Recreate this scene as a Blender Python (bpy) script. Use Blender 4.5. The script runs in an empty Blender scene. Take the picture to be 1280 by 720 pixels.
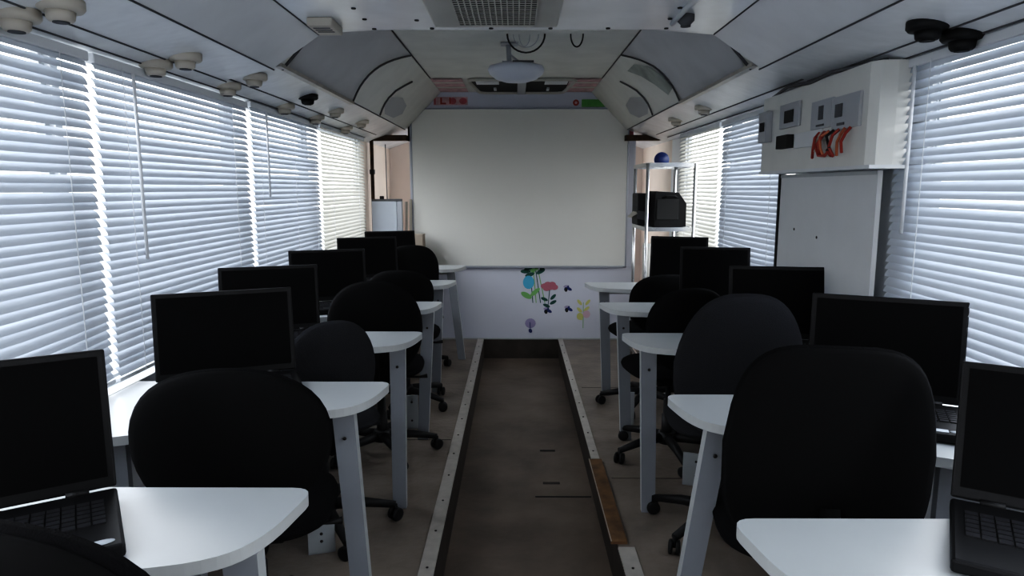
import bpy, bmesh, math, random
from mathutils import Vector, Matrix
random.seed(7)
C = bpy.context.scene.collection
PI = math.pi
# World metres. Origin: raised deck level (z=0), below the camera; +Y runs to the front of the bus.
EYE = 1.38

# ------------------------------------------------------------------ materials
def mat(name, col, rough=.6, metal=0, bump=0, bscale=40, var=0, vscale=6, spec=.5, emit=None, estr=0):
    m = bpy.data.materials.new(name); m.use_nodes = True
    nt = m.node_tree; b = nt.nodes['Principled BSDF']
    b.inputs['Base Color'].default_value = (*col, 1)
    b.inputs['Roughness'].default_value = rough
    b.inputs['Metallic'].default_value = metal
    b.inputs['Specular IOR Level'].default_value = spec
    if emit:
        b.inputs['Emission Color'].default_value = (*emit, 1); b.inputs['Emission Strength'].default_value = estr
    if bump or var:
        tc = nt.nodes.new('ShaderNodeTexCoord')
    if var:
        n = nt.nodes.new('ShaderNodeTexNoise'); n.inputs['Scale'].default_value = vscale; n.inputs['Detail'].default_value = 6
        nt.links.new(tc.outputs['Object'], n.inputs['Vector'])
        r = nt.nodes.new('ShaderNodeValToRGB')
        r.color_ramp.elements[0].position = .3; r.color_ramp.elements[1].position = .7
        r.color_ramp.elements[0].color = (*[max(0, c*(1-var)) for c in col], 1)
        r.color_ramp.elements[1].color = (*[min(1, c*(1+var)) for c in col], 1)
        nt.links.new(n.outputs['Fac'], r.inputs['Fac']); nt.links.new(r.outputs['Color'], b.inputs['Base Color'])
    if bump:
        n2 = nt.nodes.new('ShaderNodeTexNoise'); n2.inputs['Scale'].default_value = bscale; n2.inputs['Detail'].default_value = 3
        nt.links.new(tc.outputs['Object'], n2.inputs['Vector'])
        bp = nt.nodes.new('ShaderNodeBump'); bp.inputs['Strength'].default_value = bump; bp.inputs['Distance'].default_value = .02
        nt.links.new(n2.outputs['Fac'], bp.inputs['Height']); nt.links.new(bp.outputs['Normal'], b.inputs['Normal'])
    return m

def slat_mat(name, col, tr):
    m = bpy.data.materials.new(name); m.use_nodes = True
    nt = m.node_tree; b = nt.nodes['Principled BSDF']; out = nt.nodes['Material Output']
    b.inputs['Base Color'].default_value = (*col, 1); b.inputs['Roughness'].default_value = .45
    t = nt.nodes.new('ShaderNodeBsdfTranslucent'); t.inputs['Color'].default_value = (*col, 1)
    mx = nt.nodes.new('ShaderNodeMixShader'); mx.inputs['Fac'].default_value = tr
    nt.links.new(b.outputs['BSDF'], mx.inputs[1]); nt.links.new(t.outputs['BSDF'], mx.inputs[2])
    nt.links.new(mx.outputs['Shader'], out.inputs['Surface'])
    return m

def glass_mat(name, tint=(1, 1, 1)):
    m = bpy.data.materials.new(name); m.use_nodes = True
    nt = m.node_tree; nt.nodes.remove(nt.nodes['Principled BSDF']); out = nt.nodes['Material Output']
    t = nt.nodes.new('ShaderNodeBsdfTransparent'); t.inputs['Color'].default_value = (*tint, 1)
    g = nt.nodes.new('ShaderNodeBsdfGlossy'); g.inputs['Roughness'].default_value = .05
    f = nt.nodes.new('ShaderNodeValue'); f.outputs[0].default_value = .05
    mx = nt.nodes.new('ShaderNodeMixShader')
    nt.links.new(f.outputs[0], mx.inputs['Fac']); nt.links.new(t.outputs['BSDF'], mx.inputs[1]); nt.links.new(g.outputs['BSDF'], mx.inputs[2])
    nt.links.new(mx.outputs['Shader'], out.inputs['Surface'])
    return m

M = {
 'ceil_gloss': mat('ceil_gloss', (.84, .86, .89), .2, bump=.35, bscale=2.2, var=.05, vscale=5),
 'ceil_matte': mat('ceil_matte', (.62, .625, .60), .55, bump=.1, bscale=3, var=.06),
 'soffit': mat('soffit', (.84, .86, .88), .25, bump=.5, bscale=4, var=.05),
 'cove_grey': mat('cove_grey', (.56, .56, .57), .6, var=.04),
 'cove_white': mat('cove_white', (.68, .68, .65), .5, var=.05),
 'wall_white': mat('wall_white', (.66, .68, .70), .5, var=.03),
 'partition': mat('partition', (.58, .60, .68), .45, var=.03, vscale=2),
 'beige': mat('beige', (.78, .66, .56), .7, var=.06, vscale=3),
 'dark': mat('dark', (.02, .02, .02), .7),
 'seam': mat('seam', (.12, .12, .125), .8),
 'rust': mat('rust', (.06, .035, .02), .8, var=.5, vscale=30),
 'deck': mat('deck', (.215, .182, .155), .42, bump=.15, bscale=30, var=.22, vscale=5),
 'aisle': mat('aisle', (.19, .153, .125), .5, bump=.15, bscale=20, var=.28, vscale=3),
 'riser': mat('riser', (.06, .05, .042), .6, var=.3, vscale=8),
 'alu': mat('alu', (.50, .47, .43), .4, metal=.3, var=.1, vscale=20),
 'screw': mat('screw', (.05, .045, .045), .4, metal=.6),
 'wood': mat('wood', (.17, .10, .05), .55, var=.35, vscale=18),
 'laminate': mat('laminate', (.40, .425, .44), .32, var=.02),
 'lam_edge': mat('lam_edge', (.42, .44, .45), .45),
 'leg_grey': mat('leg_grey', (.27, .285, .31), .45, var=.04),
 'blackp': mat('blackp', (.012, .012, .013), .5, spec=.3),
 'fabric': mat('fabric', (.0065, .0065, .0075), .95, bump=.3, bscale=300, spec=.12),
 'fabric_grey': mat('fabric_grey', (.028, .029, .033), .95, bump=.3, bscale=300, spec=.15),
 'shell': mat('shell', (.006, .006, .0065), .8, spec=.12),
 'laptop': mat('laptop', (.009, .009, .010), .5, spec=.25),
 'screen': mat('screen', (.003, .003, .0035), .6, spec=.08),
 'keys': mat('keys', (.03, .03, .033), .35, spec=.4),
 'sticker': mat('sticker', (.55, .6, .66), .4),
 'board': mat('board', (.70, .70, .67), .38, var=.015, vscale=1.5),
 'board_frame': mat('board_frame', (.34, .36, .40), .35, metal=.5),
 'vent': mat('vent', (.50, .49, .46), .5, var=.05),
 'cream': mat('cream', (.52, .48, .42), .5, var=.06),
 'chrome': mat('chrome', (.72, .73, .74), .22, metal=.9),
 'proj': mat('proj', (.60, .62, .68), .35),
 'plate': mat('plate', (.42, .43, .45), .4),
 'red': mat('red', (.35, .05, .035), .5),
 'orange': mat('orange', (.50, .17, .09), .5),
 'pink': mat('pink', (.55, .38, .40), .6, var=.3, vscale=14),
 'pinkred': mat('pinkred', (.42, .13, .15), .6, var=.3, vscale=10),
 'green': mat('green', (.13, .36, .10), .6, var=.15, vscale=14),
 'leaf': mat('leaf', (.20, .42, .16), .6), 'darkleaf': mat('darkleaf', (.02, .09, .075), .6),
 'blue': mat('blue', (.09, .38, .58), .6), 'rose': mat('rose', (.42, .16, .20), .6),
 'yellow': mat('yellow', (.55, .55, .22), .6), 'lilac': mat('lilac', (.33, .30, .45), .6),
 'navy': mat('navy', (.02, .04, .16), .4), 'palepink': mat('palepink', (.58, .42, .50), .6),
 'card': mat('card', (.34, .29, .24), .8, var=.08), 'case': mat('case', (.48, .53, .60), .4),
 'paper': mat('paper', (.62, .60, .56), .7, var=.05),
 'plexi': mat('plexi', (.28, .31, .29), .35, var=.35, vscale=9),
 'slat': slat_mat('slat', (.52, .56, .62), .08),
 'slat_warm_lit': slat_mat('slat_warm_lit', (.66, .65, .60), .16),  # warm sunlit tone of the far blinds painted into the slat colour
 'cord': mat('cord', (.75, .77, .8), .6),
 'glass': glass_mat('glass'),
 'asphalt': mat('asphalt', (.42, .42, .40), .9, var=.15, vscale=.5),
}

# ------------------------------------------------------------------ mesh builder
class MB:
    def __init__(s): s.v = []; s.f = []; s.m = []; s.mats = []; s.sm = []
    def mi(s, m):
        m = M[m] if isinstance(m, str) else m
        if m not in s.mats: s.mats.append(m)
        return s.mats.index(m)
    def add(s, vs, fs, m, T=None, smooth=False):
        k = len(s.v); i = s.mi(m)
        for p in vs:
            p = Vector(p)
            if T is not None: p = T @ p
            s.v.append(tuple(p))
        for f in fs: s.f.append([k+q for q in f]); s.m.append(i); s.sm.append(smooth)
    def box(s, x0, x1, y0, y1, z0, z1, m, T=None, bev=0):
        if bev:
            bm = bmesh.new(); bmesh.ops.create_cube(bm, size=1)
            for v in bm.verts: v.co = ((x0+x1)/2+v.co.x*(x1-x0), (y0+y1)/2+v.co.y*(y1-y0), (z0+z1)/2+v.co.z*(z1-z0))
            bmesh.ops.bevel(bm, geom=bm.edges[:], offset=bev, segments=2, affect='EDGES', profile=.5)
            bm.verts.index_update()
            s.add([v.co.copy() for v in bm.verts], [[v.index for v in f.verts] for f in bm.faces], m, T); bm.free(); return
        vs = [(x, y, z) for x in (x0, x1) for y in (y0, y1) for z in (z0, z1)]
        s.add(vs, [(0,1,3,2),(4,6,7,5),(0,4,5,1),(2,3,7,6),(0,2,6,4),(1,5,7,3)], m, T)
    def tube(s, pts, r, m, n=8, T=None, caps=True):
        pts = [Vector(p) for p in pts]; R = r if isinstance(r, (list, tuple)) else [r]*len(pts)
        vs = []; fs = []; up = None
        for i, p in enumerate(pts):
            d = (pts[min(i+1, len(pts)-1)]-pts[max(i-1, 0)]).normalized()
            if up is None: up = d.orthogonal().normalized()
            up = (up - d*up.dot(d))
            up = up.normalized() if up.length > 1e-6 else d.orthogonal().normalized()
            w = d.cross(up)
            for k in range(n):
                a = 2*PI*k/n; vs.append(p+(up*math.cos(a)+w*math.sin(a))*R[i])
        for i in range(len(pts)-1):
            for k in range(n):
                a = i*n+k; b = i*n+(k+1) % n; fs.append((a, b, b+n, a+n))
        if caps: fs.append(tuple(range(n))[::-1]); fs.append(tuple(range((len(pts)-1)*n, len(pts)*n)))
        s.add(vs, fs, m, T, smooth=n > 6)
    def lathe(s, prof, m, n=24, T=None, sx=1, sy=1, smooth=True):
        vs = []; fs = []
        for (r, z) in prof:
            for k in range(n):
                a = 2*PI*k/n; vs.append((r*math.cos(a)*sx, r*math.sin(a)*sy, z))
        for i in range(len(prof)-1):
            for k in range(n):
                a = i*n+k; b = i*n+(k+1) % n; fs.append((a, b, b+n, a+n))
        fs.append(tuple(range(n))[::-1]); fs.append(tuple(range((len(prof)-1)*n, len(prof)*n)))
        s.add(vs, fs, m, T, smooth)
    def prism(s, pts, z0, z1, m, T=None, edge=None):
        n = len(pts); vs = [(x, y, z0) for x, y in pts]+[(x, y, z1) for x, y in pts]
        s.add(vs, [tuple(range(n))[::-1], tuple(range(n, 2*n))], m, T)
        s.add(vs, [(i, (i+1) % n, (i+1) % n+n, i+n) for i in range(n)], edge or m, T)
    def build(s, name, parent=None, smooth_angle=None):
        me = bpy.data.meshes.new(name); me.from_pydata(s.v, [], s.f); me.update()
        for m in s.mats: me.materials.append(m)
        me.polygons.foreach_set('material_index', s.m); me.polygons.foreach_set('use_smooth', s.sm)
        bm = bmesh.new(); bm.from_mesh(me); bmesh.ops.recalc_face_normals(bm, faces=bm.faces[:]); bm.to_mesh(me); bm.free()
        o = bpy.data.objects.new(name, me); C.objects.link(o)
        if parent: o.parent = parent
        return o

def tag(o, label=None, cat=None, group=None, kind=None):
    if label: o['label'] = label
    if cat: o['category'] = cat
    if group: o['group'] = group
    if kind: o['kind'] = kind
    return o
def struct(name, mb, parent=None):
    o = mb.build(name, parent)
    if not parent: o['kind'] = 'structure'
    return o
def thing(name, label, cat, loc=(0, 0, 0), rz=0, group=None):
    o = bpy.data.objects.new(name, None); C.objects.link(o)
    o.empty_display_size = .05; o.location = loc; o.rotation_euler = (0, 0, rz)
    return tag(o, label, cat, group)
def TR(x=0, y=0, z=0, rx=0, ry=0, rz=0):
    return Matrix.Translation((x, y, z)) @ Matrix.Rotation(rz, 4, 'Z') @ Matrix.Rotation(ry, 4, 'Y') @ Matrix.Rotation(rx, 4, 'X')

# ------------------------------------------------------------------ room shell
XW = 1.300      # inner wall plane
YP = 6.14       # partition carrying the whiteboard
YB = 7.1        # front end of the driver's cabin
Y0 = -1.3       # rear end behind the camera

b = MB()
b.box(-XW-.04, -.30, Y0, YB, -.22, 0, 'deck'); b.box(.40, XW+.04, Y0, YB, -.22, 0, 'deck')
b.box(-.30, .40, Y0, YP, -.24, -.18, 'aisle'); b.box(-.30, .40, YP, YB, -.24, 0, 'riser')
# loose seams and scuffs of the vinyl in the aisle
b.box(.10, .385, 3.275, 3.285, -.18, -.178, 'dark'); b.box(.145, .235, 3.43, 3.455, -.18, -.178, 'riser')
b.box(.145, .235, 3.885, 3.905, -.18, -.178, 'dark')
b.box(-1.2, -.36, 3.60, 3.604, 0, .0015, 'riser'); b.box(.46, 1.2, 3.10, 3.104, 0, .0015, 'riser'); b.box(.46, 1.2, 4.6, 4.604, 0, .0015, 'riser')
struct('floor', b)
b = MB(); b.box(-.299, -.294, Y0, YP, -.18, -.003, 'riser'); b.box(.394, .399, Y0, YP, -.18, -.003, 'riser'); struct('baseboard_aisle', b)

def kerb(name, x0, x1, ya, yb, m, screws=True):
    b = MB(); b.box(x0, x1, ya, yb, -.004, .006, m)
    if screws:
        y = ya+.1
        while y < yb-.05:
            b.lathe([(.005, .006), (.005, .0085), (.002, .009)], 'screw', 8, TR((x0+x1)/2, y, 0)); y += .27
    return struct(name, b)
kerb('trim_1', -.352, -.296, Y0, YP-.01, 'alu')
kerb('trim_2', .388, .430, 3.33, YP-.01, 'alu')
kerb('trim_3', .396, .46, Y0, 2.46, 'alu')
b = MB(); b.box(.372, .437, 2.49, 3.31, .0, .012, 'wood'); b.box(.372, .376, 2.49, 3.31, .012, .014, 'alu')
tag(b.build('wooden_strip'), 'brown wooden strip edging the aisle where the right kerb is missing', 'strip')

ZS, ZT = .755, 1.785      # sill and head of the windows
WINL = [(-.35, .78), (.86, 1.96), (1.99, 3.16), (3.19, 4.27), (4.31, 5.70)]
WINR = [(-.35, .83), (.95, 2.20), (3.215, 4.16), (4.20, 5.32)]
def wall(name, sx, wins):
    b = MB(); a, c = sorted((sx*XW, sx*(XW+.05)))
    def seg(y0, y1, z0, z1, m='wall_white'): b.box(a, c, y0, y1, z0, z1, m)
    seg(Y0, 5.78, 0, ZS); seg(Y0, 5.78, ZT, 1.85)
    y = Y0
    for (p, q) in wins:
        if p-y > .002: seg(y, p, ZS, ZT)
        y = q
    seg(y, 5.78, ZS, ZT)
    seg(5.78, YB, 0, 2.3, 'beige')
    return struct(name, b)
wall('wall_left', -1, WINL); wall('wall_right', 1, WINR)
n = 0
for sx, wins in ((-1, WINL), (1, WINR)):
    for (p, q) in wins:
        n += 1
        w = thing('window_%d' % n, None, None, (sx*(XW+.03), (p+q)/2, ZS)); w['kind'] = 'structure'
        h = (q-p)/2; H = ZT-ZS
        g = MB(); g.add([(0, -h+.02, .02), (0, h-.02, .02), (0, h-.02, H-.02), (0, -h+.02, H-.02)], [(0, 1, 2, 3)], 'glass'); g.build('glass_pane', w)
        f = MB()
        for (y0, y1, z0, z1) in ((-h, -h+.02, 0, H), (h-.02, h, 0, H), (-h, h, 0, .02), (-h, h, H-.02, H)): f.box(-.012, .012, y0, y1, z0, z1, 'lam_edge')
        f.build('window_frame', w)
for k, sx in ((4, -1), (5, 1)):
    b = MB(); a, c = sorted((sx*1.245, sx*XW)); b.box(a, c, .2, 5.75, ZS-.03, ZS-.004, 'laminate'); struct('trim_%d' % k, b)

# ceiling: lower glossy front section (rear half of bus) then taller matte section with sloped coves
def prof(y, front, lip=0):
    if front: return [(-1.30, y, 1.775), (-.97, y, 1.853), (-.78, y, 1.98), (-.55, y, 1.98+lip), (.55, y, 1.98+lip), (.78, y, 1.98), (.97, y, 1.853), (1.30, y, 1.775)]
    return [(-1.30, y, 1.775), (-.97, y, 1.890), (-.66, y, 2.21), (-.5, y, 2.21), (.5, y, 2.21), (.66, y, 2.21), (.97, y, 1.890), (1.30, y, 1.775)]
rows = [prof(Y0, True), prof(2.72, True), prof(2.78, True, .012), prof(2.81, True, .035), prof(2.83, False), prof(YP, False), prof(YB, False)]
b = MB()
for i in range(len(rows)-1):
    for k in range(7):
        if i < 4: m = 'soffit' if k in (0, 6) else 'ceil_gloss'
        else: m = 'soffit' if k in (0, 6) else ('cove_white' if k in (1, 5) else 'ceil_matte')
        b.add([rows[i][k], rows[i][k+1], rows[i+1][k+1], rows[i+1][k]], [(0, 1, 2, 3)], m)
# rivets along the seams of the glossy panels
for (x, y) in [(-.548, 2.40), (-.544, 2.55), (-.54, 2.70), (-.359, 2.567), (-.319, 2.692), (-.095, 2.693), (.13, 2.694), (.348, 2.695), (.569, 2.697), (.55, 2.4), (.55, 2.55)]:
    b.lathe([(.009, 1.981), (.008, 1.976), (.003, 1.975)], 'screw', 10, TR(x, y, 0))
struct('ceiling', b)
def bar(pts, r, m='seam'):
    b = MB(); b.tube(pts, r, m, 6); return b
k = 6
for s in (-1, 1):
    for pts, r in (([(s*.975, Y0, 1.850), (s*.975, 2.83, 1.850)], .0032), ([(s*.975, 2.83, 1.886), (s*.975, 6.1, 1.886)], .004),
                   ([(s*1.17, Y0, 1.804), (s*1.17, 2.83, 1.804)], .003), ([(s*1.17, 2.83, 1.820), (s*1.17, 5.8, 1.820)], .004),
                   ([(s*1.24, .3, 1.786), (s*1.24, 5.7, 1.790)], .003),
                   ([(s*.78, Y0, 1.979), (s*.78, 2.80, 1.979)], .003), ([(s*.662, 2.9, 2.207), (s*.655, 5.35, 2.207)], .004)):
        struct('trim_%d' % k, bar(pts, r)); k += 1
# light edging strips where the coves meet the duct
for s in (-1, 1):
    b = MB(); b.box(min(s*.955, s*.985), max(s*.955, s*.985), 2.86, 4.13, 1.868, 1.884, 'alu', None); struct('trim_%d' % k, b); k += 1

def cove(s, pts, off, m, bm):     # polygon lying on the sloped cove; pts are (x, y)
    vs = []
    for (x, y) in pts:
        t = (.97-x)/.31; z = 1.890+.32*t
        vs.append((s*(x-off*.72), y, z-off*.70))
    bm.add(vs, [tuple(range(len(vs)))], m)
ARC = [(.97, 4.12), (.93, 4.05), (.90, 4.01), (.87, 3.99), (.843, 3.985), (.815, 4.0), (.79, 4.03), (.76, 4.09), (.73, 4.17), (.70, 4.27), (.665, 4.40)]
for s in (-1, 1):
    b = MB(); cove(s, [(.97, 2.99)]+ARC+[(.665, 2.86), (.853, 3.0)][:1]+[(.8, 2.86)], .004, 'cove_grey', b)
    o = b.build('cove_panel'); tag(o, '%s grey sloped ceiling panel with a curved end above the %s windows' % (('smooth', 'left') if s < 0 else ('plain', 'right')), 'panel', 'grey cove panels')
    g = MB(); g.tube([(s*(x-.008), y, 1.890+.32*(.97-x)/.31-.008) for x, y in ARC], .0055, 'seam', 6); g.build('edge_strip', o)
    g = MB(); g.tube([(s*.975, 2.93, 1.868), (s*.90, 2.905, 1.935), (s*.85, 2.89, 1.985)], .006, 'seam', 6); g.build('edge_gap', o)
    ARC2 = [(.965, 4.93), (.936, 4.857), (.905, 4.80), (.873, 4.77), (.825, 4.784), (.779, 4.876), (.74, 4.97)]
    struct('trim_%d' % k, bar([(s*(x-.004), y, 1.890+.32*(.97-x)/.31-.004) for x, y in ARC2], .006)); k += 1
    b = MB(); cove(s, [(.889, 4.80), (.86, 4.82), (.831, 5.10), (.85, 5.4), (.90, 5.5), (.945, 5.35), (.95, 5.02), (.92, 4.86)], .005, 'plate', b)
    tag(b.build('vent_cover'), 'small rounded grey cover at the front end of the %s cove' % ('left' if s < 0 else 'right'), 'cover', 'grey cove covers')
b = MB(); cove(1, [(.729, 4.60), (.73, 4.354), (.774, 4.143), (.834, 4.055), (.905, 4.03), (.923, 4.237), (.854, 4.307), (.789, 4.418)], .006, 'plexi', b)
tag(b.build('curved_picture'), 'curved grey-green picture strip on the right cove beside the whiteboard', 'picture')

# partition with roof-high panel, cabin behind
b = MB()
pp = [(-.945, 0), (1.06, 0), (1.06, 1.80), (.97, 1.90), (.66, 2.22), (-.66, 2.22), (-.945, 1.92)]
n = len(pp); vs = [(x, YP, z) for x, z in pp]+[(x, YP+.03, z) for x, z in pp]
b.add(vs, [tuple(range(n)), tuple(range(n, 2*n))[::-1]]+[(i, i+n, (i+1) % n+n, (i+1) % n) for i in range(n)], 'partition')
b.box(-.30, .40, YP-.004, YP, -.18, 0, 'riser')
struct('wall_front', b)
b = MB()
b.box(-1.6, -.9, YB, YB+.05, 0, 2.4, 'beige'); b.box(.9, 1.6, YB, YB+.05, 0, 2.4, 'beige'); b.box(-.9, .9, YB, YB+.05, 0, .9, 'beige'); b.box(-.9, .9, YB, YB+.05, 1.95, 2.4, 'beige')
struct('wall_cabin', b)
b = MB(); b.add([(-.9, YB+.01, .9), (.9, YB+.01, .9), (.9, YB+.01, 1.95), (-.9, YB+.01, 1.95)], [(0, 1, 2, 3)], 'glass'); o = b.build('window_10'); o['kind'] = 'structure'  # unseen windscreen pane behind the partition, put in to let light into the cabin
b = MB(); b.box(-1.4, -.95, Y0-.05, Y0, -.3, 2.3, 'wall_white'); b.box(.95, 1.4, Y0-.05, Y0, -.3, 2.3, 'wall_white')
b.box(-.95, .95, Y0-.05, Y0, -.3, 1.05, 'wall_white'); b.box(-.95, .95, Y0-.05, Y0, 1.80, 2.3, 'wall_white'); struct('wall_back', b)
b = MB(); b.add([(-.95, Y0-.02, 1.05), (.95, Y0-.02, 1.05), (.95, Y0-.02, 1.80), (-.95, Y0-.02, 1.80)], [(0, 1, 2, 3)], 'glass'); struct('window_11', b)  # unseen rear window, added to light the surfaces that face the camera
b = MB()
for s in (-1, 1): b.box(min(s*.955, s*1.29), max(s*.955, s*1.29), 6.02, 6.13, 1.79, 1.835, 'rust')
struct('trim_%d' % k, b); k += 1
b = MB(); b.box(-.955, -.942, 6.125, 6.14, 1.79, 2.08, 'dark'); struct('trim_%d' % k, b); k += 1
b = MB(); b.box(-.94, 1.05, 6.128, 6.14, .0, .012, 'lam_edge'); struct('trim_%d' % k, b); k += 1
b = MB(); b.box(-60, 60, -60, 80, -1.3, -1.25, 'asphalt'); struct('floor.001', b)

# ------------------------------------------------------------------ venetian blinds
def blind(sx, y0, y1, z0, z1, label, m='slat', tilt=55, wand=None, sag=0, jitter=2.0, pitch=.0262, cords=(.12, .5, .88), bow=0):
    t = thing('venetian_blind', label, 'blind', (sx*1.262, (y0+y1)/2, z0), 0, 'white venetian blinds on the windows')
    L = (y1-y0)/2; H = z1-z0
    hr = MB(); hr.box(-.014, .014, -L, L, H-.028, H, 'cord', None, .003); hr.build('head_rail', t)
    sl = MB(); W = .0335; nz = int(round((H-.03-.028)/pitch))+1; pitch = (H-.058)/(nz-1); NS = 7
    for i in range(nz):
        z = .028+i*pitch
        low = max(0, 1-i/ (nz*.35))
        a0 = tilt+random.gauss(0, jitter)+bow*math.sin(i*.9)
        e0 = random.gauss(0, .0012); e1 = random.gauss(0, .0012)
        vs = []
        for j in range(NS):
            y = -L+.004+(2*L-.008)*j/(NS-1); fr = j/(NS-1)
            a = math.radians(a0+random.gauss(0, jitter*.5))
            zz = z+e0*(1-fr)+e1*fr - sag*low*math.sin(PI*fr)
            for q in range(4):
                u = (q/3-.5); w = u*W; cr = .0035*(1-4*u*u)
                # outer edge up, inner edge down
                ox = sx*(w*math.cos(a)) - sx*cr*math.sin(a); oz = w*math.sin(a)+cr*math.cos(a)
                vs.append((ox, y, zz+oz))
        fs = [(j*4+q, j*4+q+1, (j+1)*4+q+1, (j+1)*4+q) for j in range(NS-1) for q in range(3)]
        sl.add(vs, fs, m, None, True)
    sl.build('slats', t)
    br = MB(); br.box(-.012, .012, -L, L, -.004, .010, 'cord', None, .003); br.build('bottom_rail', t)
    for f in cords:
        c = MB(); y = -L+2*L*f
        c.tube([(-sx*.017, y, 0), (-sx*.017, y, H-.02)], .0012, 'cord', 5); c.tube([(sx*.015, y, 0), (sx*.015, y, H-.02)], .0012, 'cord', 5)
        c.build('ladder_cord', t)
    if wand is not None:
        c = MB(); y = -L+2*L*wand[0]; c.tube([(-sx*.028, y, H-.03), (-sx*.026, y+.004, H-.03-wand[1])], .0055, 'cord', 8); c.build('tilt_wand', t)
    return t
blind(-1, .93, 2.055, .78, 1.775, 'nearest blind on the left wall, cut by the left edge of the photo', wand=None, sag=.035, jitter=3.5, cords=(.1, .45, .88))
blind(-1, 2.080, 3.245, .775, 1.775, 'second blind on the left wall, above the second laptop', wand=(.155, .6), jitter=2.5, cords=(.12, .84))
blind(-1, 3.285, 4.395, .78, 1.785, 'third blind on the left wall, with a hanging wand', wand=(.14, .42), cords=(.08, .55, .9), tilt=53)
blind(-1, 4.435, 5.70, .78, 1.795, 'farthest blind on the left wall, warm light tinted into its slats, beside the cabin', 'slat_warm_lit', tilt=44, cords=(.2, .8))
blind(1, .93, 2.305, .78, 1.785, 'nearest blind on the right wall, large and bright beside the wall box', jitter=3.0, sag=.02, wand=(.915, .52), cords=(.12, .5, .87), bow=2)
blind(1, 3.23, 4.24, .80, 1.78, 'crooked grey blind on the right wall between the white board and the far blind', tilt=64, jitter=6, sag=.03, cords=(.15, .85))
blind(1, 4.285, 5.31, .80, 1.78, 'farthest blind on the right wall behind the chrome rack', 'slat_warm_lit', tilt=38, cords=(.4, .75))

# ------------------------------------------------------------------ desks
def fillet(pts, n=5):
    out = []
    N = len(pts)
    for i, p in enumerate(pts):
        x, y, r = p
        if r <= 0: out.append((x, y)); continue
        A = Vector(pts[i-1][:2]); B = Vector((x, y)); D = Vector(pts[(i+1) % N][:2])
        a = B+(A-B).normalized()*min(r, (A-B).length*.48); d = B+(D-B).normalized()*min(r, (D-B).length*.48)
        for k2 in range(n+1):
            t = k2/n; q = a*(1-t)**2+B*2*t*(1-t)+d*t*t; out.append((q.x, q.y))
    return out
def desk(s, xe, F, label, legtop, legfoot, dy=0):
    """s side, xe inner end |x|, F far edge y."""
    t = thing('desk', label, 'desk', (s*1.0, F-.25, 0), 0, 'white desks of the %s row' % ('left' if s < 0 else 'right'))
    ox, oy = -s*1.0, -(F-.25)
    P = [(1.272, 0, 0), (xe, 0, .05), (xe+.03, -.20, .08), (xe+.09, -.285, .08), (xe+.30, -.335, .1), (1.04, -.52, .1), (1.272, -.55, 0)]
    pts = fillet([(s*x, F+y, r) for x, y, r in P])
    b = MB(); b.prism([(x+ox, y+oy) for x, y in pts], .725, .75, 'laminate', None, 'lam_edge'); b.build('tabletop', t)
    # aisle leg: flat board leaning slightly
    b = MB(); (tx, ty), (fx, fy) = legtop, legfoot
    w, d = .029, .016
    vs = []
    for (x, y, z, q) in ((fx, fy, 0, 1), (tx, ty, .725, 1.12)):
        for (a, c) in ((-w, -d), (w, -d), (w, d), (-w, d)): vs.append((x+a*q+ox, y+c*q+oy, z))
    b.add(vs, [(3, 2, 1, 0), (4, 5, 6, 7), (0, 1, 5, 4), (2, 3, 7, 6)], 'leg_grey'); b.add(vs, [(1, 2, 6, 5), (3, 0, 4, 7)], 'laminate')
    b.lathe([(.006, 0), (.006, .002)], 'screw', 8, TR(fx*.1+tx*.9+ox, ty-d*1.15+oy, .64, rx=PI/2)); b.build('leg', t)
    b = MB(); b.box(s*1.02-.02+ox, s*1.02+.02+ox, F-.16+oy, F-.12+oy, 0, .725, 'leg_grey', None, .003); b.box(s*1.10-.06+ox, s*1.10+.06+ox, F-.44+oy, F-.42+oy, 0, .725, 'leg_grey'); b.build('wall_support', t)
    b = MB(); b.box(min(s*1.27, s*(xe+.12))+ox, max(s*1.27, s*(xe+.12))+ox, F-.10+oy, F-.08+oy, .685, .725, 'lam_edge'); b.build('rail', t)
    return t
ordL = ['nearest desk of the left row, white with a cut corner, at the bottom left', 'second desk from the camera on the left, white with rounded end', 'third desk from the camera on the left, white with rounded end', 'fourth desk from the camera on the left, white and narrow in view', 'fifth desk from the camera on the left, mostly behind chairs', 'farthest desk on the left, with a splayed leg by the whiteboard wall']
FL = [1.365, 2.165, 2.955, 3.76, 4.66, 5.575]
legL = [((-.50, 1.16), (-.47, 1.14)), ((-.515, 1.96), (-.478, 1.99)), ((-.495, 2.78), (-.505, 2.80)), ((-.47, 3.58), (-.515, 3.62)), ((-.515, 4.48), (-.545, 4.50)), ((-.52, 5.38), (-.44, 5.40))]
for i in range(6): desk(-1, .405 if i else .425, FL[i], ordL[i], *legL[i])
ordR = ['nearest desk of the right row, white, cut by the bottom of the photo', 'second desk from the camera on the right, white with a leaning grey leg', 'third desk from the camera on the right, white with rounded end', 'fourth desk from the camera on the right, white and narrow in view', 'farthest desk on the right, before the chrome rack']
FR = [1.235, 2.03, 2.93, 3.74, 4.555]
legR = [((.52, 1.02), (.49, 1.0)), ((.565, 1.83), (.475, 1.86)), ((.545, 2.74), (.570, 2.77)), ((.57, 3.58), (.61, 3.62)), ((.575, 4.40), (.61, 4.44))]
for i in range(5): desk(1, .455 if i else .41, FR[i], ordR[i], *legR[i])

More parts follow.
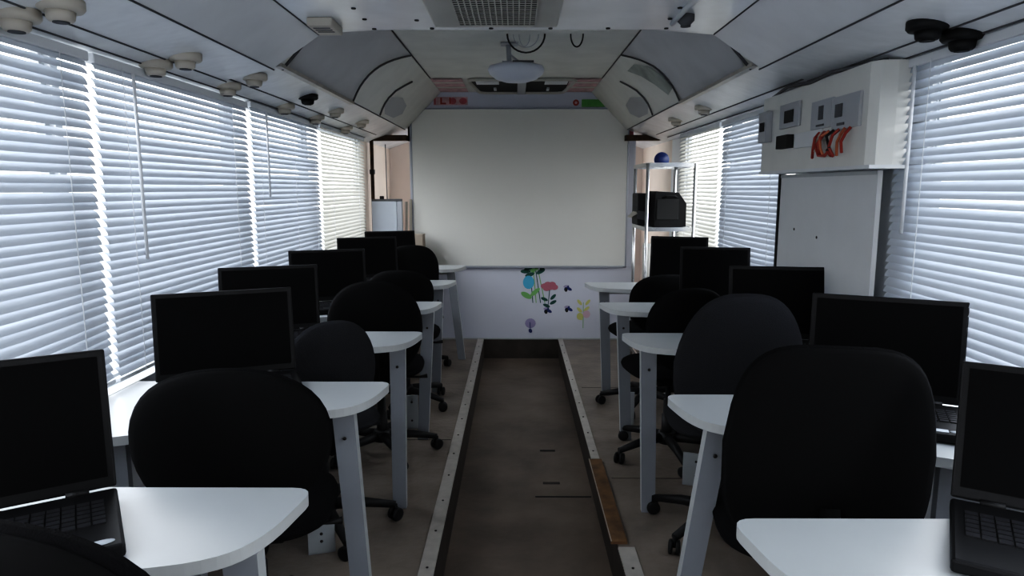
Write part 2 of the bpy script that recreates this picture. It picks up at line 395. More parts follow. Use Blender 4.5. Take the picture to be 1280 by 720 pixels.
# ------------------------------------------------------------------ laptops
def laptop(x, y, rz, label, lean=11, w=.40, h=.275, sticker=False, z=.75):
    """origin: middle of the hinge on the desk; base extends to local -y (towards the chair)."""
    t = thing('laptop', label, 'laptop', (x, y, z), rz, 'black laptops open on the desks')
    d = .255
    b = MB(); b.box(-w/2, w/2, -d, .012, .003, .028, 'laptop', None, .006); b.build('base', t)
    k_ = MB()
    for r in range(6):
        n_ = 15
        for c in range(n_):
            x0 = -w/2+.022+(w-.044)*c/n_; y0 = -.045-.019*r
            if r == 5 and 4 <= c <= 8:
                if c == 4: k_.box(x0, x0+(w-.044)*5/n_-.003, y0-.015, y0, .0275, .0305, 'keys')
                continue
            k_.box(x0, x0+(w-.044)/n_-.003, y0-.015, y0, .0275, .0305, 'keys')
    k_.build('keyboard', t)
    p = MB(); p.box(-.05, .03, -.235, -.18, .0275, .0287, 'keys'); p.build('trackpad', t)
    if sticker:
        p = MB(); p.lathe([(.016, .0285), (.016, .0290)], 'sticker', 16, TR(w/2-.035, -.232, 0), 1.3, .6); p.box(w/2-.085, w/2-.058, -.242, -.222, .0283, .0290, 'sticker')
        tag(p.build('palm_rest_sticker', t), 'small pale sticker')
    for xx in (-w*.33, w*.33):
        hg = MB(); hg.tube([(xx-.02, .008, .030), (xx+.02, .008, .030)], .007, 'blackp', 8); hg.build('hinge', t)
    T = TR(0, .010, .030, rx=-math.radians(lean))
    s_ = MB(); s_.box(-w/2, w/2, 0, .009, .0, h, 'laptop', T, .004); s = s_.build('screen_lid', t)
    q = MB(); q.box(-w/2+.014, w/2-.014, -.0008, .0, .022, h-.014, 'screen', T); q.build('display', s)
    return t
R = math.radians
lapsL = [(-.975, 1.19, 33, 'nearest laptop on the left, with pale stickers on its palm rest', 1), (-.925, 2.12, 24, 'large laptop on the second desk from the camera, left row', 0),
         (-1.035, 2.82, 20, 'laptop on the third left desk, half hidden by the one before', 0), (-1.0, 3.60, 20, 'laptop on the fourth left desk, above the round chair back', 0),
         (-.99, 4.55, 22, 'laptop on the fifth left desk, its screen against the far blind', 0), (-.985, 5.38, 18, 'farthest laptop on the left, by the cardboard box', 0)]
for i, (x, y, a, l, s) in enumerate(lapsL):
    laptop(x, y, R(a), l, lean=(11 if i == 0 else 9 if i < 5 else 20), sticker=bool(s), w=.42 if i == 1 else .40, h=.28 if i == 0 else .275)
lapsR = [(1.02, 1.155, -32, 'nearest laptop on the right, keyboard at the bottom right corner', 1), (1.055, 1.905, -26, 'laptop on the second right desk, keyboard showing beside the big chair', 1),
         (1.06, 2.68, -9, 'laptop on the third right desk, against the white wall board', 0), (1.06, 3.59, -8, 'laptop on the fourth right desk, against the crooked blind', 0),
         (1.05, 4.39, -18, 'farthest laptop on the right, in front of the chrome rack', 0)]
for i, (x, y, a, l, s) in enumerate(lapsR):
    laptop(x, y, R(a), l, lean=(19 if i == 0 else 8), sticker=bool(s), w=.365 if i > 2 else .40, h=.27 if i == 0 else .29)

# ------------------------------------------------------------------ chairs
def cushion(w, h, t, e=2.6, curve=.05, m='fabric', topw=1.0, botw=1.0, n=40, rings=7):
    """upright pillow in the XZ plane, facing +Y, centred; superellipse outline."""
    vs = []; fs = []
    def pt(a, r, side):
        c, s = math.cos(a), math.sin(a)
        x = abs(c)**(2/e)*(1 if c >= 0 else -1); z = abs(s)**(2/e)*(1 if s >= 0 else -1)
        wt = 1+(topw-1)*max(0, z)+(botw-1)*max(0, -z)
        th = t/2*(max(0, 1-r**5))**.5
        X = x*r*w/2*wt; Z = z*r*h/2
        return (X, side*th+curve*(X/(w/2))**2-.02*(Z/(h/2))**2*0, Z)
    for side in (-1, 1):
        k0 = len(vs); vs.append((0, side*t/2, 0))
        for i in range(1, rings+1):
            r = math.sin(i/rings*PI/2)
            for q in range(n): vs.append(pt(2*PI*q/n, r, side))
        for q in range(n): fs.append((k0, k0+1+q, k0+1+(q+1) % n))
        for i in range(rings-1):
            for q in range(n):
                a = k0+1+i*n+q; b_ = k0+1+i*n+(q+1) % n; fs.append((a, b_, b_+n, a+n))
    o1 = 1+(rings-1)*n; o2 = 1+rings*n+1+(rings-1)*n
    for q in range(n): fs.append((o1+q, o1+(q+1) % n, o2+(q+1) % n, o2+q))
    return vs, fs
def chair(x, y, rz, label, w=.48, h=.44, ztop=.98, e=2.5, topw=1, botw=1, lean=8, m='fabric', curve=.05, seat_h=.47, spin=0):
    t = thing('office_chair', label, 'office chair', (x, y, 0), rz, 'black office chairs at the desks')
    zc = ztop-h/2; yb = -.0
    T = TR(0, yb, zc, rx=R(-lean) * -1)
    # backrest is at local y=0, seat ahead of it (+y)
    vs, fs = cushion(w, h, .075, e, curve, m, topw, botw)
    b = MB(); b.add(vs, fs, m, TR(0, 0, zc, rx=R(lean)), True); b.build('backrest', t)
    vs, fs = cushion(w*.985, h*.985, .05, e, curve, 'blackp', topw, botw)
    b = MB(); b.add(vs, fs, 'shell' if m == 'fabric' else m, TR(0, -.016, zc, rx=R(lean)), True); b.build('back_shell', t)
    vs, fs = cushion(.45, .44, .08, 3, 0)
    b = MB(); b.add([(p[0], p[2], p[1]) for p in vs], fs, m, TR(0, .27, seat_h), True); b.build('seat', t)
    b = MB(); b.tube([(0, -.03, zc-h*.22), (0, -.050, zc-h*.36), (0, -.03, seat_h+.0), (0, .06, seat_h-.07), (0, .25, seat_h-.07)], [.022, .026, .026, .024, .02], 'shell', 8); b.build('back_support', t)
    b = MB(); b.box(-.09, .09, .16, .36, seat_h-.075, seat_h-.04, 'blackp', None, .008); b.tube([(.08, .25, seat_h-.06), (.20, .25, seat_h-.065), (.24, .25, seat_h-.06)], [.006, .006, .011], 'blackp', 8); b.build('tilt_mechanism', t)
    b = MB(); b.lathe([(.028, .08), (.028, .22), (.022, .22), (.022, .30), (.014, .30), (.014, seat_h-.06)], 'blackp', 16, TR(0, .25, 0)); b.build('gas_column', t)
    b = MB(); b.lathe([(.045, .07), (.05, .09), (.045, .125), (.03, .13)], 'blackp', 16, TR(0, .25, 0)); b.build('hub', t)
    for q in range(5):
        a = spin+q*2*PI/5; dx, dy = math.cos(a), math.sin(a)
        b = MB(); b.tube([(0.03*dx, .25+.03*dy, .100), (.16*dx, .25+.16*dy, .092), (.285*dx, .25+.285*dy, .068)], [.026, .021, .015], 'blackp', 8); lg = b.build('leg', t)
        c = MB(); c0 = TR(.285*dx, .25+.285*dy, .028, rz=a+.6)
        for off in (-.014, .014): c.lathe([(.020, -.008), (.028, -.005), (.028, .005), (.020, .008)], 'blackp', 16, c0 @ TR(0, off, 0, rx=PI/2))
        c.tube([(0, 0, 0), (0, 0, .042)], .008, 'blackp', 8, c0); c.build('caster', lg)
    return t
chair(-.63, .78, R(-14), 'chair back at the bottom left corner, before the nearest left laptop', w=.44, h=.44, ztop=.995, spin=.4)
chair(-.71, 1.60, R(9), 'wide oval chair back behind the nearest left desk', w=.49, h=.415, ztop=.955, e=2.15, spin=.2, lean=6)
chair(-.665, 2.40, R(28), 'small chair turned aside before the third left desk', w=.34, h=.40, ztop=.915, e=2.3, spin=1.0, m='fabric_grey', topw=.9)
chair(-.675, 3.17, R(6), 'large round chair back before the fourth left desk', w=.455, h=.50, ztop=.955, e=2.2, spin=.1)
chair(-.69, 3.98, R(4), 'low chair back before the fifth left desk', w=.40, h=.32, ztop=.905, e=2.4, spin=.7)
chair(-.745, 4.80, R(10), 'rounded chair back rising behind the low chair, farthest on the left', w=.40, h=.46, ztop=.985, e=2.6, spin=.3)
chair(.725, 1.50, R(-11), 'large square-shouldered chair back nearest the camera on the right', w=.47, h=.53, ztop=1.035, e=3.7, topw=.86, spin=.5, lean=5, curve=.04)
chair(.80, 2.35, R(-6), 'greyish rounded chair back behind the second right desk', w=.46, h=.56, ztop=1.025, e=2.7, topw=.80, botw=1.02, spin=.15, m='fabric_grey', curve=.05)
chair(.82, 3.15, R(8), 'chair back before the fourth right desk, hidden right half', w=.40, h=.42, ztop=.925, e=2.3, spin=.9)
chair(.88, 3.95, R(12), 'farthest chair on the right, low back under the laptops', w=.42, h=.36, ztop=.885, e=2.6, spin=2.75, seat_h=.49)

# ------------------------------------------------------------------ whiteboard and stickers
yw = YP-.018
t = thing('whiteboard', 'large plain whiteboard with a grey metal frame on the front wall', 'whiteboard', (.03, YP, .68))
b = MB(); b.box(-.95, .955, -.018, -.002, 0, 1.385, 'board'); b.build('panel', t)
b = MB()
for (x0, x1, z0, z1) in ((-.962, .967, -.014, .003), (-.962, .967, 1.382, 1.394), (-.962, -.948, -.014, 1.394), (.953, .967, -.014, 1.394)): b.box(x0, x1, -.024, -.001, z0, z1, 'board_frame', None, .003)
b.build('frame', t)
b = MB(); b.box(-.93, .93, -.045, -.024, -.014, -.006, 'board_frame'); b.build('tray', t)

yw = YP-.002
def disc(b, x, z, rx, rz_, m, a=0, dz=0, n=14):
    ca, sa = math.cos(a), math.sin(a)
    b.add([(x+rx*math.cos(q*2*PI/n)*ca-rz_*math.sin(q*2*PI/n)*sa, -dz, z+rx*math.cos(q*2*PI/n)*sa+rz_*math.sin(q*2*PI/n)*ca) for q in range(n)], [tuple(range(n))], m)
def stroke(b, x0, z0, x1, z1, w, m, dz=0):
    d = Vector((x1-x0, z1-z0)); nn = Vector((-d.y, d.x)).normalized()*w/2
    b.add([(x0+nn.x, -dz, z0+nn.y), (x0-nn.x, -dz, z0-nn.y), (x1-nn.x, -dz, z1-nn.y), (x1+nn.x, -dz, z1+nn.y)], [(0, 1, 2, 3)], m)
def wallthing(name, b, x, z, label, cat, group=None):
    o = b.build(name); o.location = (x, yw, z); return tag(o, label, cat, group)
b = MB()
for i, (x0, x1) in enumerate(((.03, .0), (.06, .03), (.10, .05), (.14, .07))): stroke(b, x0, -.16, x1, .17, .008, 'leaf' if i % 2 else 'darkleaf')
for (x, z, a) in ((-.03, .19, -.7), (-.04, .13, 0), (.0, .10, .3), (-.01, .16, .4), (.08, .21, 2.3), (.12, .17, .9), (.10, .13, .5), (.13, .20, .6)): disc(b, x, z, .044, .019, 'darkleaf', a, .001)
for (x, z, a) in ((.03, .20, 1.2), (.06, .16, .9), (.02, .14, 2.2)): disc(b, x, z, .04, .014, 'leaf', a, .0005)
disc(b, -.01, .03, .052, .062, 'blue', 0, .0015)
disc(b, -.03, -.09, .055, .025, 'leaf', -.5, .001); disc(b, .05, -.06, .055, .020, 'leaf', .7, .001)
wallthing('flower_sticker', b, .125, .50, 'bouquet wall sticker with a blue flower and green leaves', 'sticker', 'flower stickers on the front wall')
b = MB(); stroke(b, .0, -.13, .02, .10, .007, 'darkleaf')
for (x, z) in ((-.03, .10), (.0, .115), (.04, .115), (.06, .09), (.02, .09), (-.01, .08)): disc(b, x, z, .035, .026, 'rose', 0, .001+.0003*abs(x*10+z*7))
for (x, z, a) in ((-.03, -.02, -.4), (.05, .0, .8), (.05, -.05, .5), (-.01, -.08, -.4)): disc(b, x, z, .034, .015, 'darkleaf', a, .001)
wallthing('flower_sticker', b, .29, .395, 'tall sticker of a rose-pink flower with dark leaves', 'sticker', 'flower stickers on the front wall')
for i, (x, z, l) in enumerate(((.467, .482, 'upper right butterfly sticker, beside the rose flower'), (.286, .277, 'left butterfly sticker, below the rose flower'), (.476, .292, 'lower right butterfly sticker, above the yellow leaves'))):
    b = MB(); disc(b, -.005, -.005, .03, .018, 'navy', .9, 0); disc(b, .018, -.012, .028, .014, 'navy', -.5, .0005); disc(b, -.015, .012, .02, .010, 'lilac', .3, .001); disc(b, -.01, -.02, .014, .02, 'dark', 0, .0012)
    wallthing('butterfly_sticker', b, x, z, l, 'sticker', 'dark butterfly stickers')
b = MB(); stroke(b, .0, -.14, .0, .10, .006, 'leaf')
for (x, z, a) in ((-.035, .10, -.9), (.04, .10, .9), (-.035, .03, -.8), (.03, .04, .7), (-.03, -.04, -.9)): disc(b, x, z, .032, .014, 'yellow', a, .001)
disc(b, .03, -.01, .034, .036, 'palepink', 0, .0015); disc(b, -.03, -.03, .03, .034, 'yellow', 0, .0012)
wallthing('flower_sticker', b, .617, .245, 'yellow leafed sticker with a pale pink bloom near the right desk leg', 'sticker', 'flower stickers on the front wall')
b = MB(); disc(b, 0, .02, .05, .046, 'lilac', 0, 0); disc(b, .0, -.05, .016, .02, 'navy', .4, .001); stroke(b, 0, -.03, -.005, .03, .006, 'navy', .001)
wallthing('flower_sticker', b, .133, .130, 'faded lilac round sticker close to the floor', 'sticker', 'flower stickers on the front wall')

# header stickers above the whiteboard
b = MB(); b.add([(-.15, 0, -.035), (.15, 0, -.035), (.15, 0, .035), (-.15, 0, .035)], [(0, 1, 2, 3)], 'pink')
b.box(-.145, -.13, -.003, -.001, -.03, .03, 'pinkred'); b.box(-.09, -.075, -.003, -.001, -.025, .028, 'red'); b.box(-.09, -.04, -.003, -.001, -.028, -.015, 'red')
disc(b, .02, .0, .03, .028, 'pinkred', 0, .002); stroke(b, -.005, -.025, -.005, .03, .012, 'red', .003)
disc(b, .11, .0, .034, .028, 'pinkred', 0, .002)
wallthing('letter_sign', b, -.575, 2.135, 'pink sign with dark red letters above the left of the whiteboard', 'sign')
b = MB(); b.box(-.18, .18, -.004, 0, -.032, .032, 'green'); b.box(-.18, .18, -.005, -.004, -.032, -.022, 'leaf')
wallthing('banner', b, .755, 2.115, 'green strip above the right of the whiteboard', 'banner')
b = MB(); disc(b, 0, 0, .027, .027, 'red', 0, .001); disc(b, 0, 0, .012, .012, 'pink', 0, .002)
wallthing('round_sticker', b, .525, 2.12, 'small red round sticker left of the green strip', 'sticker')
b = MB(); b.box(.985, 1.035, -.004, 0, 1.83, 1.99, 'pinkred'); b.box(.985, .995, -.006, -.004, 1.7, 2.0, 'pink')
o = b.build('banner'); o.location = (0, yw, 0); tag(o, 'narrow red strip hanging beside the upper right corner of the whiteboard', 'banner')
# ceiling posters
for s, l in ((1, 'pink streaked poster on the ceiling right of the roof hatch'), (-1, 'pink streaked poster on the ceiling left of the roof hatch')):
    b = MB(); b.box(-.12, .12, -.36, .36, 0, .003, 'pink'); b.box(-.12, .12, .05, .12, -.001, 0, 'paper'); b.box(-.12, .12, -.2, -.14, -.001, 0, 'paper')
    b.box(-.1, .1, -.355, -.34, -.001, 0, 'seam')
    o = b.build('ceiling_poster'); o.location = (s*.535, 5.72, 2.203); tag(o, l, 'poster')

# roof hatch
t = thing('roof_hatch', 'dark roof hatch in the ceiling above the whiteboard', 'hatch', (.045, 5.72, 2.21))
b = MB(); b.prism(fillet([(-.42, -.36, .08), (.42, -.36, .08), (.36, .36, .08), (-.36, .36, .08)]), -.006, -.004, 'dark'); b.build('opening', t)
b = MB()
pf = fillet([(-.42, -.36, .08), (.42, -.36, .08), (.36, .36, .08), (-.36, .36, .08)])
b.tube([(x, y, -.012) for x, y in pf]+[(pf[0][0], pf[0][1], -.012)], .014, 'vent', 6); b.build('frame', t)
b = MB(); b.box(-.035, .035, -.30, .36, -.03, -.008, 'plate', None, .005); b.build('divider', t)
for s in (-1, 1):
    b = MB(); b.box(s*.27-.09, s*.27+.09, -.26, -.12, -.016, -.007, 'wall_white', None, .003); b.build('latch_plate', t)
    b = MB(); b.box(s*.22-.012, s*.22+.012, .08, .2, -.02, -.007, 'wall_white', None, .003); b.build('handle', t)

# projector and its mount
t = thing('projector', 'white domed projector hanging from the ceiling before the whiteboard', 'projector', (0, 4.1, 2.05))
b = MB(); b.lathe([(.02, -.062), (.07, -.058), (.12, -.042), (.155, -.015), (.165, .01), (.155, .03), (.10, .045), (.03, .048)], 'proj', 32, None, 1, .8); b.build('body', t)
b = MB(); b.lathe([(.03, -.0), (.03, .035), (.022, .035)], 'dark', 16, TR(.05, .115, .0, rx=-PI/2)); b.build('lens', t)
b = MB(); b.box(-.08, .08, -.05, -.03, .043, .052, 'lam_edge'); b.box(-.02, .1, -.10, -.088, .036, .046, 'seam'); b.build('mount_plate', t)
b = MB(); b.tube([(-.04, 0, .045), (-.045, 0, .158)], .014, 'plate', 10); b.tube([(.03, 0, .045), (-.04, 0, .10)], .006, 'plate', 8); b.box(-.09, .01, -.04, .04, .148, .158, 'plate', None, .003); b.build('mount_arm', t)

# cables hanging from the ceiling edge
def loop(x0, x1, zlow, y, r, name, label, m='blackp'):
    pts = [((x0+x1)/2+(x1-x0)/2*math.cos(PI+PI*i/14), y, 1.99-(1.99-zlow)*math.sin(PI*i/14)) for i in range(15)]
    b = MB(); b.tube(pts, r, m, 8); return tag(b.build(name), label, 'cable', 'cables looping from the ceiling')
loop(-.036, .115, 1.918, 2.84, .0035, 'cable', 'thick black cable loop hanging above the projector')
loop(-.012, .09, 1.940, 2.85, .0016, 'cable', 'thin cable loop inside the thick black loop', 'plate')
loop(.012, .055, 1.944, 2.852, .0014, 'cable', 'thinnest short cable inside the thick black loop', 'plate')
loop(.218, .268, 1.940, 2.84, .003, 'cable', 'small black cable hook right of the cable loops')

# ceiling air vent
t = thing('air_vent', 'beige air conditioning vent with a square grille in the ceiling', 'vent', (-.073, 2.2, 1.98))
b = MB(); b.box(-.222, .222, -.38, .38, -.024, 0, 'vent', None, .006); b.build('frame', t)
b = MB(); b.box(-.128, .140, -.30, .325, -.026, -.0235, 'dark')
for i in range(15): x = -.128+.268*i/14; b.box(x-.002, x+.002, -.30, .325, -.031, -.025, 'vent')
for i in range(25): y = -.30+.625*i/24; b.box(-.128, .140, y-.002, y+.002, -.029, -.025, 'vent')
b.build('grille', t)
t = thing('ceiling_sensor', 'small beige slotted box on the ceiling left of the vent', 'sensor', (-.70, 2.60, 1.98))
b = MB(); b.box(-.045, .045, -.08, .08, -.03, 0, 'cream', None, .005); b.build('case', t)
b = MB()
for i in range(3): b.box(-.03, .03, -.05+i*.03, -.04+i*.03, -.0315, -.03, 'seam')
b.build('slot', t)
t = thing('pipe_fitting', 'white pipe with a dark round fitting on the ceiling to the right', 'pipe', (.565, 2.3, 1.98))
b = MB(); b.tube([(.0, -.6, -.02), (.0, -.15, -.02), (-.01, .0, -.02), (.0, .28, -.012)], .009, 'wall_white', 8); b.build('tube', t)
b = MB(); b.lathe([(.03, 0), (.03, -.02), (.018, -.032), (.018, -.04)], 'seam', 16, TR(.03, .2, 0)); b.build('fitting', t)

# round outlets under the soffit
def soffz(x, y):
    return (1.775+(1.30-abs(x))/.33*.078) if y < 2.82 else (1.775+(1.30-abs(x))/.33*.115)
outs = [(-1, 1.212, 1.72, 0, 'outermost beige outlet at the top left corner'), (-1, 1.108, 1.73, 0, 'second beige outlet from the top left corner'),
        (-1, 1.221, 2.37, 0, 'beige outlet above the second left blind, nearer the window'), (-1, 1.118, 2.38, 0, 'beige outlet above the second left blind, nearer the aisle'),
        (-1, 1.214, 2.95, 0, 'beige outlet above the far end of the second left blind, window side'), (-1, 1.104, 2.96, 0, 'beige outlet above the far end of the second left blind, aisle side'),
        (-1, 1.215, 3.66, 0, 'beige outlet next to the black outlet on the left'), (-1, 1.085, 3.64, 1, 'only black outlet on the left side'),
        (-1, 1.215, 4.22, 0, 'beige outlet above the third left blind, window side'), (-1, 1.10, 4.24, 0, 'beige outlet above the third left blind, aisle side'),
        (-1, 1.215, 4.95, 0, 'beige outlet above the farthest left blind, window side'), (-1, 1.10, 4.95, 0, 'beige outlet above the farthest left blind, aisle side'),
        (1, 1.119, 1.94, 1, 'left one of the two black outlets at the top right'), (1, 1.232, 1.94, 1, 'right one of the two black outlets at the top right'),
        (1, 1.10, 4.1, 0, 'beige outlet above the crooked right blind'), (1, 1.10, 4.8, 0, 'beige outlet above the farthest right blind')]
for s, ax, y, blk, l in outs:
    z = soffz(ax, y)
    t = thing('air_outlet', l, 'air outlet', (s*min(ax, 1.215), y, z), 0, 'round air outlets under the side ducts')
    c = 'blackp' if blk else 'cream'
    b = MB(); b.lathe([(.053, .012), (.053, -.008), (.047, -.015), (.03, -.017)], c, 24); b.build('flange', t)
    b = MB(); b.lathe([(.034, -.014), (.031, -.034), (.026, -.040)], c, 20, TR(0, -.004, 0)); b.build('nozzle', t)
    b = MB(); b.lathe([(.019, -.0405), (.019, -.043), (.012, -.043)], 'seam' if not blk else 'dark', 16, TR(0, -.004, 0)); b.build('nozzle_hole', t)

# ------------------------------------------------------------------ electrical box and board on the right wall
t = thing('wall_box', 'large white electrical casing on the right wall under the duct', 'cabinet', (1.15, 2.75, 1.455))
b = MB()
pp = [(.0, -.46), (.02, -.49), (.07, -.50), (.125, -.50), (.125, .50), (0, .50)]
b.prism(pp, 0, .33, 'cove_white'); b.build('casing', t)
b = MB(); b.box(-.006, .11, -.505, .505, -.012, 0, 'wall_white'); b.build('bottom_edge', t)
b = MB(); b.tube([(.03, .48, .335), (-.01, .2, .345), (.0, .0, .332), (-.01, -.2, .338), (.04, -.48, .332)], .007, 'seam', 6); b.build('top_cable', t)
def plate(y0, y1, z0, z1, label, kids=(), m='plate', d=.012, name='socket_plate'):
    t = thing(name, label, 'socket', (1.15, (y0+y1)/2, (z0+z1)/2), 0, 'sockets and covers on the casing')
    h = (y1-y0)/2; v = (z1-z0)/2
    b = MB(); b.box(-d, -.0005, -h, h, -v, v, m, None, .002); b.build('cover', t)
    for (a, c, e, f, mm) in kids:
        b = MB(); b.box(-d-.004, -d+.001, a, c, e, f, mm); b.build('socket', t)
    return t
plate(2.325, 2.52, 1.585, 1.70, 'large grey socket plate, right one of the touching pair', ((.02, .07, -.015, .03, 'seam'), (.0, .05, -.045, -.036, 'seam')))
plate(2.525, 2.70, 1.600, 1.705, 'smaller grey socket plate, left one of the touching pair', ((-.02, .015, -.02, .03, 'seam'), (-.03, .03, -.044, -.037, 'seam')))
plate(2.82, 3.02, 1.63, 1.73, 'grey socket plate with a black plug, above the other black plug', ((-.05, .04, -.03, .02, 'dark'),))
plate(2.61, 2.86, 1.54, 1.60, 'blank pale cover beside the red wires', (), 'wall_white', .008)
plate(2.88, 3.0, 1.545, 1.60, 'small black plug below the grey socket plate', (), 'dark', .03, 'plug')
plate(3.13, 3.225, 1.585, 1.72, 'grey plate at the far edge of the casing', ((-.03, .02, -.02, .02, 'dark'),), 'plate', .03)
t = thing('wire_bundle', 'tangle of red and orange wires below the socket plates', 'wires', (1.14, 2.5, 1.585))
for q in range(7):
    a = -.12+.24*q/6; m = ('red', 'orange', 'red', 'dark', 'orange', 'red', 'red')[q]
    pts = [(0, a, 0), (-.02, a+random.uniform(-.02, .03), -.02), (-.02, a+random.uniform(-.02, .05), -.045-random.random()*.02), (-.008, a+.03+random.uniform(-.02, .03), -.065-random.random()*.03)]
    b = MB(); b.tube(pts, .0055, m, 6); b.build('wire', t)
b = MB(); b.tube([(0, .07, 0), (-.015, .11, -.05), (-.012, .09, -.085), (-.01, .04, -.088), (-.01, .02, -.075), (-.005, .0, -.09)], .006, 'red', 6); b.build('wire', t)
b = MB(); b.tube([(0, .1, 0), (-.015, .125, -.04), (-.012, .12, -.07)], .005, 'cream', 6); b.build('wire', t)
t = thing('wall_panel', 'plain white board covering the window below the electrical casing', 'panel', (1.235, 2.77, .78))
b = MB(); b.box(-.005, .012, -.42, .43, 0, .66, 'wall_white'); b.build('board', t)
b = MB(); b.box(-.012, .012, .43, .447, .1, .665, 'dark'); b.build('dark_edge', t)
b = MB(); b.box(-.009, -.005, -.42, .43, .645, .66, 'lam_edge'); b.build('top_strip', t)
for (y, z) in ((.25, .42), (.02, .40), (-.2, .1)):
    b = MB(); b.lathe([(.006, 0), (.006, .002)], 'screw', 8, TR(-.005, y, z, ry=-PI/2)); b.build('screw', t)

# ------------------------------------------------------------------ chrome rack with equipment
t = thing('metal_rack', 'chrome shelf rack at the front right corner', 'rack', (1.05, 4.93, 0))
for (x, y) in ((-.16, -.27), (.16, -.27), (-.15, .27), (.15, .27)):
    b = MB(); b.tube([(x, y, 0), (x, y, 1.545)], .012, 'chrome', 10); b.build('post', t)
for z in (1.535, 1.10, .62, .16):
    b = MB()
    for y in (-.27, .27): b.box(-.16, .16, y-.006, y+.006, z-.014, z+.014, 'chrome')
    for x in (-.16, .16): b.box(x-.006, x+.006, -.27, .27, z-.014, z+.014, 'chrome')
    if z < 1.4:
        for i in range(12): y = -.25+.5*i/11; b.tube([(-.16, y, z+.008), (.16, y, z+.008)], .0025, 'chrome', 5)
    b.build('top_frame' if z > 1.4 else 'shelf', t)
t = thing('speaker_case', 'black bulky equipment case on the rack shelf', 'case', (1.06, 4.88, 1.1135))
b = MB(); pp = [(-.10, 0), (.115, 0), (.115, .16), (.06, .235), (-.10, .245)]
n = len(pp); vs = [(x, -.15, z) for x, z in pp]+[(x, .15, z) for x, z in pp]
b.add(vs, [tuple(range(n)), tuple(range(n, 2*n))[::-1]]+[(i, i+n, (i+1) % n+n, (i+1) % n) for i in range(n)], 'blackp'); b.build('body', t)
b = MB(); b.box(-.09, .06, -.158, -.15, .05, .19, 'dark', None, .003); b.build('front_grille', t)
b = MB(); b.tube([(-.05, -.15, .20), (-.03, -.18, .21), (.03, -.18, .21), (.05, -.15, .20)], .006, 'blackp', 6); b.build('handle', t)
b = MB(); b.box(-.033, .033, -.12, .12, 0, .23, 'blackp', None, .01); b.box(-.05, .03, -.128, -.12, .04, .10, 'seam', TR(ry=.2))
o = b.build('equipment_box'); o.location = (.905, 5.03, 1.1135-.0); tag(o, 'narrow black box left of the bulky case, with papers tucked in', 'box')
b = MB(); b.box(-.055, .0, -.08, .08, .0, .003, 'paper', TR(ry=-.5)); b.box(-.06, .0, -.08, .08, .012, .015, 'paper', TR(ry=-.8))
o = b.build('loose_papers'); o.location = (.877, 4.99, 1.20); tag(o, 'crumpled white papers sticking out left of the black box', 'papers')
t = thing('round_fan', 'blue round disc on top of the rack', 'disc', (1.045, 4.97, 1.55))
b = MB(); b.lathe([(.052, -.01), (.055, 0), (.052, .01)], 'navy', 28, TR(0, 0, .03, rx=PI/2)); b.build('disc', t)
b = MB(); b.box(-.015, .015, -.012, .012, -.004, .0, 'blackp'); b.build('foot', t)
for i, (x, l) in enumerate(((.93, 'thicker white paper roll standing on the lower rack shelf'), (1.0, 'thinner white paper roll beside the thick one'))):
    b = MB(); b.lathe([(.035-.008*i, 0), (.035-.008*i, .36+.03*i)], 'paper', 18); o = b.build('paper_roll'); o.location = (x, 4.80+.12*i, .6315); tag(o, l, 'paper roll')

# ------------------------------------------------------------------ things in the cabin on the left
b = MB(); b.tube([(0, 0, 0), (0, 0, 1.80)], .016, 'rust', 10); b.box(-.02, .02, -.02, .02, 1.50, 1.54, 'dark'); o = b.build('grab_pole'); o.location = (-1.262, 6.05, 0); tag(o, 'brown vertical pole beside the farthest left blind', 'pole')
b = MB(); b.tube([(0, 0, .55), (.005, 0, 0), (-.03, 0, -.42)], .005, 'seam', 6); o = b.build('hanging_cable'); o.location = (-1.25, 6.62, 1.27); tag(o, 'dark thin cable hanging down the beige cabin wall', 'cable')
b = MB(); b.box(-.02, .02, -.012, 0, -.025, .025, 'dark', None, .003); o = b.build('wall_switch'); o.location = (-1.262, 6.45, 1.28); tag(o, 'small dark switch box on the beige cabin wall', 'switch')
t = thing('folded_easel', 'pale blue-grey flip board leaning at the front left corner', 'flip board', (-1.14, 5.98, 0))
b = MB(); b.box(-.12, .10, -.012, .012, .72, 1.27, 'case', None, .005); b.build('panel', t)
b = MB(); b.box(.10, .145, -.012, .03, .72, 1.265, 'board_frame', None, .003); b.box(-.12, .145, -.016, .016, 1.265, 1.285, 'seam'); b.build('frame', t)
for x in (-.10, .12):
    b = MB(); b.tube([(x, .01, 0), (x, .01, .75)], .01, 'board_frame', 8); b.build('leg', t)
for i, (x, l) in enumerate(((-.985, 'left pale pole leaning beside the flip board'), (-.95-.0, 'right pale pole leaning beside the whiteboard edge'))):
    b = MB(); b.tube([(0, 0, 0), (.012, .06, 1.26+.02*i)], .011, 'cream', 8); o = b.build('leaning_pole'); o.location = (x+.0, 6.015+.02*i, 0); tag(o, l, 'pole')
t = thing('cardboard_box', 'brown cardboard box behind the farthest left laptop', 'box', (-.90, 5.93, 0))
b = MB(); b.box(-.10, .10, -.10, .06, .0, .985, 'card', None, .004); b.build('carton', t)
b = MB(); b.box(-.1, .1, -.02, .02, .985, .987, 'cream'); b.build('tape', t)

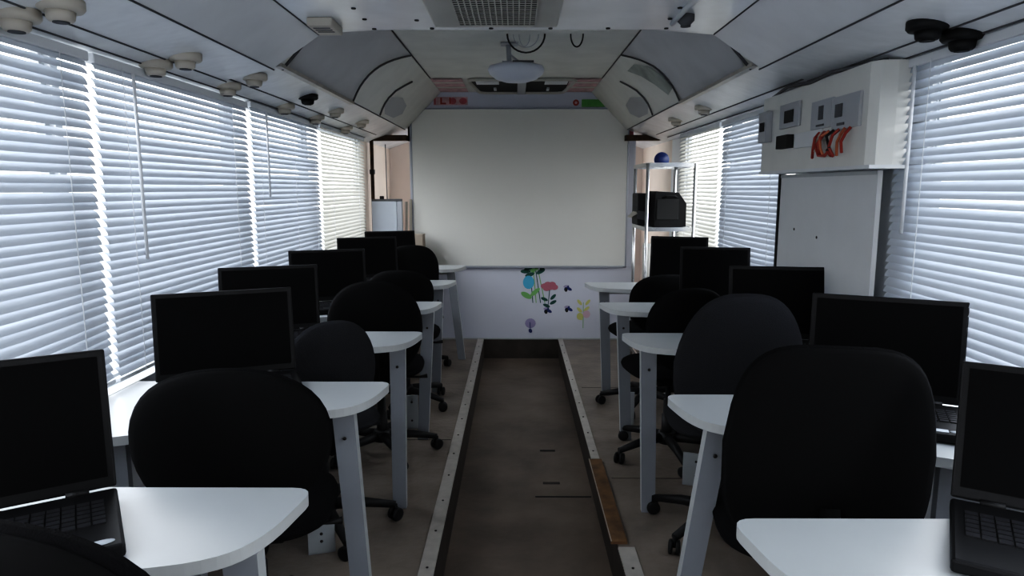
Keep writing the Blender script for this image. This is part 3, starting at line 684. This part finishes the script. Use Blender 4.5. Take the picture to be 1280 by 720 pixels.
# white metal brackets left on the deck
for (x, y, w, h, a, l) in ((-.60, 3.78, .035, .20, .1, 'white drilled bracket behind the third left desk leg'), (-.74, 2.42, .05, .12, .3, 'white bracket on the deck near the second left desk leg'),
                        (.66, 3.85, .035, .20, -.1, 'white drilled bracket behind the fourth right desk leg'), (.84, 3.02, .06, .16, -.35, 'white bracket under the third right desk')):
    t = thing('floor_bracket', l, 'bracket', (x, y, 0), a, 'white floor brackets')
    b = MB(); b.box(-w, w, -.004, .004, 0, h, 'laminate', None, .002); b.box(-w, w, -.004, .12, 0, .006, 'laminate'); b.build('plate', t)
    for z in (.05, h-.04):
        b = MB(); b.lathe([(.006, 0), (.006, .002)], 'screw', 8, TR(0, -.004, z, rx=PI/2)); b.build('screw', t)

# ------------------------------------------------------------------ light
w = bpy.data.worlds.new('World'); bpy.context.scene.world = w; w.use_nodes = True
nt = w.node_tree; bg = nt.nodes['Background']
tc = nt.nodes.new('ShaderNodeTexCoord'); sp = nt.nodes.new('ShaderNodeSeparateXYZ'); rp = nt.nodes.new('ShaderNodeValToRGB')
mp = nt.nodes.new('ShaderNodeMapRange'); mp.inputs['From Min'].default_value = -1; mp.inputs['From Max'].default_value = 1
nt.links.new(tc.outputs['Generated'], sp.inputs[0]); nt.links.new(sp.outputs['Z'], mp.inputs['Value']); nt.links.new(mp.outputs['Result'], rp.inputs['Fac'])
rp.color_ramp.elements[0].color = (.55, .55, .52, 1); rp.color_ramp.elements[1].color = (.72, .83, 1.0, 1)
e = rp.color_ramp.elements.new(.52); e.color = (.94, .94, .93, 1)
nt.links.new(rp.outputs['Color'], bg.inputs['Color']); bg.inputs['Strength'].default_value = 3.6

def area(name, loc, rot, sx, sy, power, col):
    l = bpy.data.lights.new(name, 'AREA'); l.shape = 'RECTANGLE'; l.size = sx; l.size_y = sy; l.energy = power; l.color = col
    o = bpy.data.objects.new(name, l); C.objects.link(o); o.location = loc; o.rotation_euler = rot; return o
area('sky_fill_left', (-2.6, 2.8, 2.6), (0, R(-65), 0), 2.0, 7.0, 150, (.93, .96, 1))  # pair of area lamps added outside the windows to boost the sky light
area('sky_fill_right', (2.6, 2.8, 2.6), (0, R(65), 0), 2.0, 7.0, 150, (.93, .96, 1))

# ------------------------------------------------------------------ camera
f = 850.0
cam = bpy.data.cameras.new('camera'); cam.sensor_width = 36; cam.lens = 36*f/1280; cam.clip_start = .02; cam.clip_end = 300
co = bpy.data.objects.new('camera', cam); C.objects.link(co)
co.location = (0, 0, EYE)
co.rotation_euler = (PI/2-math.atan(125/f), 0, math.atan(5/f))
bpy.context.scene.camera = co
vs_ = bpy.context.scene.view_settings; vs_.view_transform = 'Standard'; vs_.look = 'None'; vs_.exposure = .25
vs_.use_curve_mapping = True
cv = vs_.curve_mapping.curves[3]
for p in ((.03, .014), (.12, .11), (.45, .51)): cv.points.new(*p)
vs_.curve_mapping.update()
